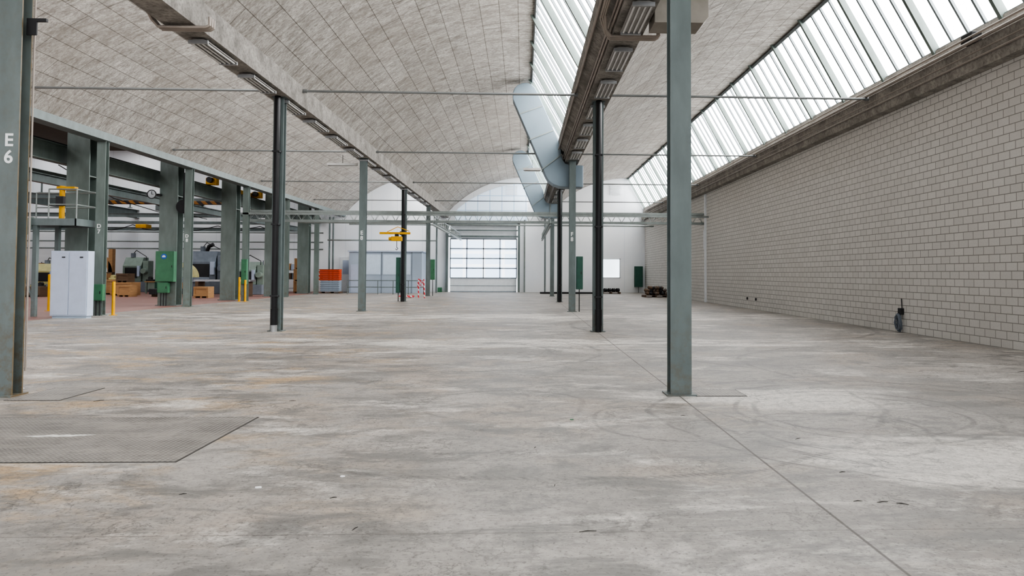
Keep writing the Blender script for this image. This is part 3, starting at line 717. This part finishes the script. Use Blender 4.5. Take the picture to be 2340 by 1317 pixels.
gr=mk("gear_wheel",MB().prism([((-23.6)+(1.0 if i%2 else .93)*math.cos(2*math.pi*i/80),46.2+(1.0 if i%2 else .93)*math.sin(2*math.pi*i/80)) for i in range(80)],'z',.15,.5),DARKM,label="large dark toothed gear wheel lying on floor",cat="gear")
mk("hub",MB().tube([(-23.6,46.2,.5),(-23.6,46.2,.62)],.35,20),MGREY,parent=gr)
for y in (45.7,46.55): mk("support",MB().box(-24.3,-22.9,y,y+.15,0,.15),WOODD,parent=gr)
def cnc(x0,x1,y0,y1,h,mat,lab):
    o=empty("machine_tool",((x0+x1)/2,(y0+y1)/2,0),lab,"machine")
    w=x1-x0
    mk("base",MB().box(x0,x1,y0,y1,0,h*.3),MGREY,parent=o,bevel=.03)
    mk("enclosure",MB().prism([(y0+.1,h*.3),(y1,h*.3),(y1,h),(y0+.5,h),(y0+.1,h*.75)],'x',x0+.05,x1-w*.25),mat,parent=o,bevel=.03)
    mk("head",MB().box(x1-w*.22,x1,y0+.2,y1-.2,h*.3,h*.9).tube([(x1-w*.1,y0+.2,h*.6),(x1-w*.1,y0-.2,h*.6)],.22,16),mat,parent=o,bevel=.02)
    mk("window",MB().box(x0+w*.12,x0+w*.6,y0+.06,y0+.1,h*.4,h*.7),DARKM,parent=o)
    mk("control_panel",MB().box(x1-w*.35,x1-w*.25,y0-.15,y0+.05,h*.45,h*.75),LOCK,parent=o,bevel=.01)
    mk("chip_guard",MB().box(x0+.05,x0+w*.5,y0-.05,y0,h*.1,h*.28),mat,parent=o,bevel=.01)
    mk("motor",MB().tube([(x0+w*.3,(y0+y1)/2,h),(x0+w*.3,(y0+y1)/2,h*1.12)],.18,14),MGREY,parent=o)
    mk("hose",MB().tube([(x0+w*.3,(y0+y1)/2,h*1.1),(x0+w*.5,y0+.3,h*1.2),(x1-w*.1,y0+.3,h*1.02),(x1-w*.1,y0+.25,h*.85)],.03,6),BLACKP,parent=o,smooth=True)
cnc(-25.3,-22.3,52,54,3.2,MGREY,"large grey-blue machine tool with enclosure")
cnc(-21.0,-19.0,50.5,52,2.4,MGREEN,"grey-green lathe with control panel")
cnc(-36.5,-34.2,52,53.6,2.2,CREAM,"cream machine tool with rounded head")
cnc(-28.6,-26.4,54,56,2.4,MGREEN,"grey-green milling machine near wall")
cnc(-42,-39,50,52,2.4,CREAM,"cream painted machine tool near wall")
cnc(-40,-37.5,44.5,46,2.1,MGREEN,"grey-green machine tool with cream head")
cnc(-32.2,-30.2,56,57.2,2.8,MGREEN,"tall grey-green boring machine near wall")
cnc(-44.5,-42.5,56,57.5,2.9,MGREY,"grey machine tool near wall")
def rack(x0,x1,y,h,lab,mats):
    o=empty("storage_rack",((x0+x1)/2,y,0),lab,"rack","storage racks")
    for x in (x0,x1-.06):
        for yy in (y,y+.6): mk("post",MB().box(x,x+.06,yy,yy+.06,0,h),MGREY,parent=o)
    n=int(h/.75)
    for k in range(n):
        z=.3+k*.75; mk("shelf",MB().box(x0,x1,y,y+.66,z,z+.04),MGREY,parent=o)
        x=x0+.12
        while x<x1-.5:
            w=random.uniform(.3,.6); 
            if random.random()<.8:
                m=random.choice(mats); hh=random.uniform(.25,.5)
                b=mk("storage_box",MB().box(x,x+w,y+.05,y+.5,z+.04,z+.04+hh),m,label="storage box standing on grey rack",cat="box",group="boxes on racks",bevel=.01)
                mk("lid",MB().box(x-.01,x+w+.01,y+.04,y+.51,z+.04+hh,z+.07+hh),m,parent=b)
            x+=w+.08
rack(-29.8,-26.2,57.3,2.6,"grey storage rack with boxes near end wall",(WOOD,MGREY,CREAM,WOODD,LOCK))
rack(-21.5,-18.6,57.3,2.6,"grey storage rack with mixed boxes near end wall",(MGREY,WOOD,ORANGE,LOCK,WOODD))
rack(-39.8,-36.4,57.3,2.4,"grey storage rack with boxes near end wall",(WOOD,CREAM,MGREEN,WOODD))
def drum(x,y,m,lab):
    o=mk("oil_drum",MB().tube([(x,y,0),(x,y,.88)],.29,20),m,label=lab,cat="drum",group="oil drums",smooth=True)
    for z in (.0,.29,.58,.86): mk("ring",MB().tube([(x,y,z),(x,y,z+.025)],.302,20),m,parent=o,smooth=True)
for x,y,m,l in ((-35.4,49.2,MGREY,"grey steel oil drum"),(-30.6,47.2,GREEND,"dark green steel oil drum"),(-29.9,47.4,MGREY,"grey steel oil drum"),(-26.8,51.4,GREEND,"dark green steel oil drum")):
    drum(x,y,m,l+" standing on red floor")
def bench(x0,x1,y,lab):
    o=empty("workbench",((x0+x1)/2,y,0),lab,"workbench","workbenches")
    mk("top",MB().box(x0,x1,y,y+.8,.85,.92),WOOD,parent=o)
    for x in (x0+.05,x1-.15):
        for yy in (y+.05,y+.65): mk("leg",MB().box(x,x+.1,yy,yy+.1,0,.85),MGREEN,parent=o)
    mk("drawer_unit",MB().box(x0+.2,x0+.8,y+.1,y+.7,.3,.85),MGREEN,parent=o,bevel=.01)
    mk("vice",MB().box(x1-.5,x1-.25,y+.05,y+.35,.92,1.08).box(x1-.45,x1-.3,y-.1,y+.45,1.08,1.15),MGREY,parent=o,bevel=.01)
bench(-37,-35,46.5,"wooden topped workbench with green drawer unit"); bench(-28.2,-26.5,52,"wooden topped workbench with green drawer unit"); bench(-43,-41,47,"wooden topped workbench with green drawer unit")
random.seed(21)
for (x,y,z) in ((-36.6,46.8,.92),(-36.1,46.9,.92),(-27.9,52.3,.92),(-30.8,50.0,1.5),(-29.3,50.0,1.05),(-38,49,1.1),(-32.4,47.2,.55),(-19.4,54.4,.8),(-25.5,50.4,.8)):
    w=random.uniform(.18,.3); m=random.choice((MGREY,CREAM,GREEND,DARKM))
    o=mk("machine_part",MB().box(x-w,x+w,y-.15,y+.15,z,z+.14),m,label="loose machine part lying on crate or bench",cat="machine part",group="loose machine parts",bevel=.02)
    mk("flange",MB().tube([(x,y-.12,z+.22),(x,y+.12,z+.22)],.13,14),m,parent=o,smooth=True)
wf=empty("wooden_form",(-34.3,55,0),"curved wooden mould frame standing behind crates","mould")
mk("arc",halfring(-33.5,54.6,55,1.6,1.4,1.05),WOOD,parent=wf); mk("stand",MB().box(-34.9,-32.1,54.6,55,0,1.6),WOODD,parent=wf); mk("post",MB().box(-32.4,-32.1,54.6,55,1.6,3.4),WOOD,parent=wf)
sh=empty("steel_stock",(-21,47,0),"shiny steel sheets stacked on wooden trestles","steel stock")
mk("sheet",MB().box(-21.9,-18.2,46.3,47.3,1.0,1.12),ZINC,parent=sh)
for x in (-21.8,-20.1,-18.6): mk("trestle",MB().box(x,x+.2,46.3,47.3,0,1.0),WOODD,parent=sh)
for (x,y,h) in ((-35.6,57,4.6),(-25.9,57,3.9)):
    mk("exhaust_pipe",MB().tube([(x,y,0),(x,y,h-.5),(x+.15,y,h-.15),(x+.5,y,h)],.16,12),BLACKP,label="black vertical exhaust pipe with bend",cat="pipe",smooth=True)

# ------------------------------------------------------------ booth by back wall
bo=mk("office_booth",MB().box(-13.9,-8.1,55.2,58.6,0,3.3),LOCKD,label="blue-grey glazed partition booth against white end wall",cat="booth",bevel=.02)
for x in (-12.7,-11.3,-9.7,-8.9): mk("panel_joint",MB().box(x-.02,x+.02,55.16,55.2,0,3.3),MGREY,parent=bo)
for x0,x1 in ((-12.6,-11.4),(-11.2,-9.8),(-9.6,-9.0)): mk("glass_panel",MB().box(x0,x1,55.17,55.2,1.5,3.1),PGLASS,parent=bo)
mk("roof_edge",MB().box(-14,-8,55.1,58.7,3.3,3.4),LOCK,parent=bo)
mk("door",MB().box(-13.75,-12.85,55.15,55.2,0.02,2.3),LOCK,parent=bo)
rl=empty("guard_rail",(-10.3,52,0),"grey tubular guard rail in front of booth","railing")
for z in (.55,1.05): mk("rail",MB().tube([(-13.2,52,z),(-7.5,52,z)],.03,8),STEEL,parent=rl)
for k in range(6): mk("post",MB().tube([(-13.2+1.14*k,52,0),(-13.2+1.14*k,52,1.05)],.03,8),STEEL,parent=rl)
for x,y,m in ((-16.2,57.8,STEEL),(-15.9,57.8,STEEL),(-7.1,56.5,STEEL),(.15,59.2,RAIL),(1.9,58.5,STEEL)):
    mk("riser_pipe",MB().tube([(x,y,0),(x,y,6.3)],.07,10),m,label="vertical service riser pipe near end wall",cat="pipe",group="riser pipes",smooth=True)
for x,z in ((-1.0,8.9),(8.1,9.0)):
    v=MB()
    for k in range(6): v.box(x-.5,x+.5,YB-.10,YB-.05,z-.4+.14*k,z-.33+.14*k)
    mk("vent_grille",v,GWHITE,label="louvred ventilation grille high on white wall",cat="vent",group="wall vents")

bt=empty("barrier_post",(-6.9,44.6,0),"red and white warning posts wrapped in tape","barrier")
mk("post",MB().tube([(-6.75,44.6,0),(-6.75,44.6,1.25)],.04,10),TAPE,parent=bt); mk("post",MB().tube([(-6.35,44.6,0),(-6.42,44.6,1.2)],.04,10),TAPE,parent=bt)
t=MB(); p=[(-6.75+random.uniform(-.15,.4),44.6+random.uniform(-.15,.15),random.uniform(.6,1.25)) for i in range(14)]; t.tube(p,.025,4)
mk("tape",t,TAPE,parent=bt)
t=MB(); p=[(-7.4+random.uniform(-.6,.45),44.5+random.uniform(-.3,.3),random.uniform(.04,.16)) for i in range(30)]; t.tube(p,.025,4)
mk("tape_heap",t,TAPE,label="tangled red and white barrier tape on floor",cat="tape")

pallet(8.5,10.1,47.3,48.6,0,"wooden pallet carrying sacks and scrap")
random.seed(3)
SACK=simple("sack_cloth",(.13,.10,.08))
for k in range(24):
    lay=0 if k<12 else (1 if k<18 else 2); x=(8.75+(k%6)*.25 if lay<2 else 8.95+(k%6)*.17)+random.uniform(-.04,.04); y=(47.55+(k//6)*.5) if lay==0 else 47.8; z=.265+.19*lay
    a=random.uniform(-.5,.5)
    mk("bundle",MB().tube([(x-.22*math.sin(a),y-.26,z),(x-.18*math.sin(a),y-.2,z),(x+.18*math.sin(a),y+.18,z+.03),(x+.22*math.sin(a),y+.24,z+.03)],[.05,.115,.12,.06],8),(WOODD,DARKM,SACK)[k%3],label="dark brownish rolled bundle on pallet",cat="bundle",group="bundles on pallet")
pallet(6.5,8.0,55.5,56.7,0,"low pallet with dark machine parts")
for k in range(4):
    x=6.7+.34*k
    mk("machine_part",MB().tube([(x,56,.3),(x+.2,56.1,.3)],.15,12).box(x-.05,x+.2,55.8,56.3,.145,.2),DARKM,label="dark cylindrical machine part on pallet",cat="machine part",group="parts on pallet",smooth=True)
for k in range(3):
    mk("floor_pipe",MB().tube([(1.4,55.2+.3*k,.07),(6.3,55.4+.25*k,.07)],.07,10),BLACKP,label="long black pipe lying on floor",cat="pipe",group="pipes on floor",smooth=True)

cc=mk("cable_coil",MB().tube([(10.58+.05*math.sin(i*.9),18.9+.11*math.cos(i*.785)*(1+.25*math.sin(i)),.27+.23*math.sin(i*.785)*(1+.12*math.sin(i*1.7))) for i in range(44)],.018,6),MGREY,label="coiled grey cable hanging low on block wall",cat="cable",smooth=True)
mk("socket_box",MB().box(10.6,10.7,18.82,18.98,.5,.68),DARKM,parent=cc,bevel=.01); mk("wall_cable",MB().tube([(10.68,18.9,.68),(10.68,18.92,.95)],.012,6),DARKM,parent=cc)
for y in (30.9,32.1): mk("wall_socket",MB().box(10.64,10.7,y,y+.08,.42,.54),DARKM,label="dark wall socket low on block wall",cat="socket",bevel=.01)
mk("bracket_box",MB().box(10.3,10.55,15.2,15.6,7.0,7.25).box(10.4,10.5,15.3,15.4,6.5,7.0),DARKM,label="dark junction box with cables on edge beam",cat="junction box",bevel=.02)

random.seed(11)
def flr(px,py):
    yc=1.6*1560/(py-(626+.004*(px-1195))); X=(px-1195)*yc/1560; return X,yc-.036*X
for (px,py,l,a) in ((1345,1208,.11,.1),(820,1202,.06,1.2),(770,1133,.05,.4),(675,915,.08,.3),(235,915,.12,.9),(1270,1105,.05,1.4),(1820,1000,.08,.6),(2010,1142,.09,.2),(2055,1146,.08,-.5),(1920,1075,.06,.3),(1955,1140,.07,.1),(1225,1020,.05,1.2),(430,1125,.05,.4),(1560,948,.06,.2),(2330,848,.2,.3)):
    X,Y=flr(px,py); dx=math.cos(a)*l/2; dy=math.sin(a)*l/2
    mk("wood_splinter",MB().tube([(X-dx,Y-dy,.003),(X,Y+.008,.004),(X+dx,Y+dy,.003)],[.0015,.003,.0015],5),SPLN,label="small dark wood splinter on concrete floor",cat="splinter",group="floor splinters")
for (px,py,m,lab,c) in ((1308,957,GREEN,"small green leaf on concrete floor","leaf"),(790,1085,LETTER,"small white paper scrap on floor","paper scrap"),(600,1110,LETTER,"crumpled pale scrap on floor","paper scrap"),(62,888,LETTER,"small white scrap near checker plate","paper scrap")):
    X,Y=flr(px,py); r=.02
    pts=[(X+r*math.cos(a)*random.uniform(.6,1.3),Y+r*.7*math.sin(a)*random.uniform(.6,1.3)) for a in [2*math.pi*i/9 for i in range(9)]]
    mk("leaf" if c=="leaf" else "paper_scrap",MB().prism(pts,'z',0 if py>900 else .006,.008 if py>900 else .013),m,label=lab,cat=c)

# ------------------------------------------------------------ light
w=bpy.data.worlds.new("World"); bpy.context.scene.world=w; w.use_nodes=True
bg=w.node_tree.nodes["Background"]; bg.inputs[0].default_value=(.95,.97,1,1); bg.inputs[1].default_value=1.5

# ------------------------------------------------------------ camera
cam=bpy.data.cameras.new("cam"); co=bpy.data.objects.new("camera",cam); C.objects.link(co)
cam.sensor_width=36; cam.lens=24.0*ZK; cam.shift_x=-(1251-ZU)*ZK/2340; cam.shift_y=-(ZV-578)*ZK/2340; cam.clip_end=300
a,p,r=.036,.031,.0045
f=Vector((math.sin(a)*math.cos(p),math.cos(a)*math.cos(p),math.sin(p)))
rt=f.cross(Vector((0,0,1))).normalized(); up=rt.cross(f)
rt2=rt*math.cos(r)+up*math.sin(r); up2=rt2.cross(f)
M=Matrix((rt2,up2,-f)).transposed().to_4x4(); M.translation=Vector((0,0,1.6)); co.matrix_world=M
bpy.context.scene.camera=co
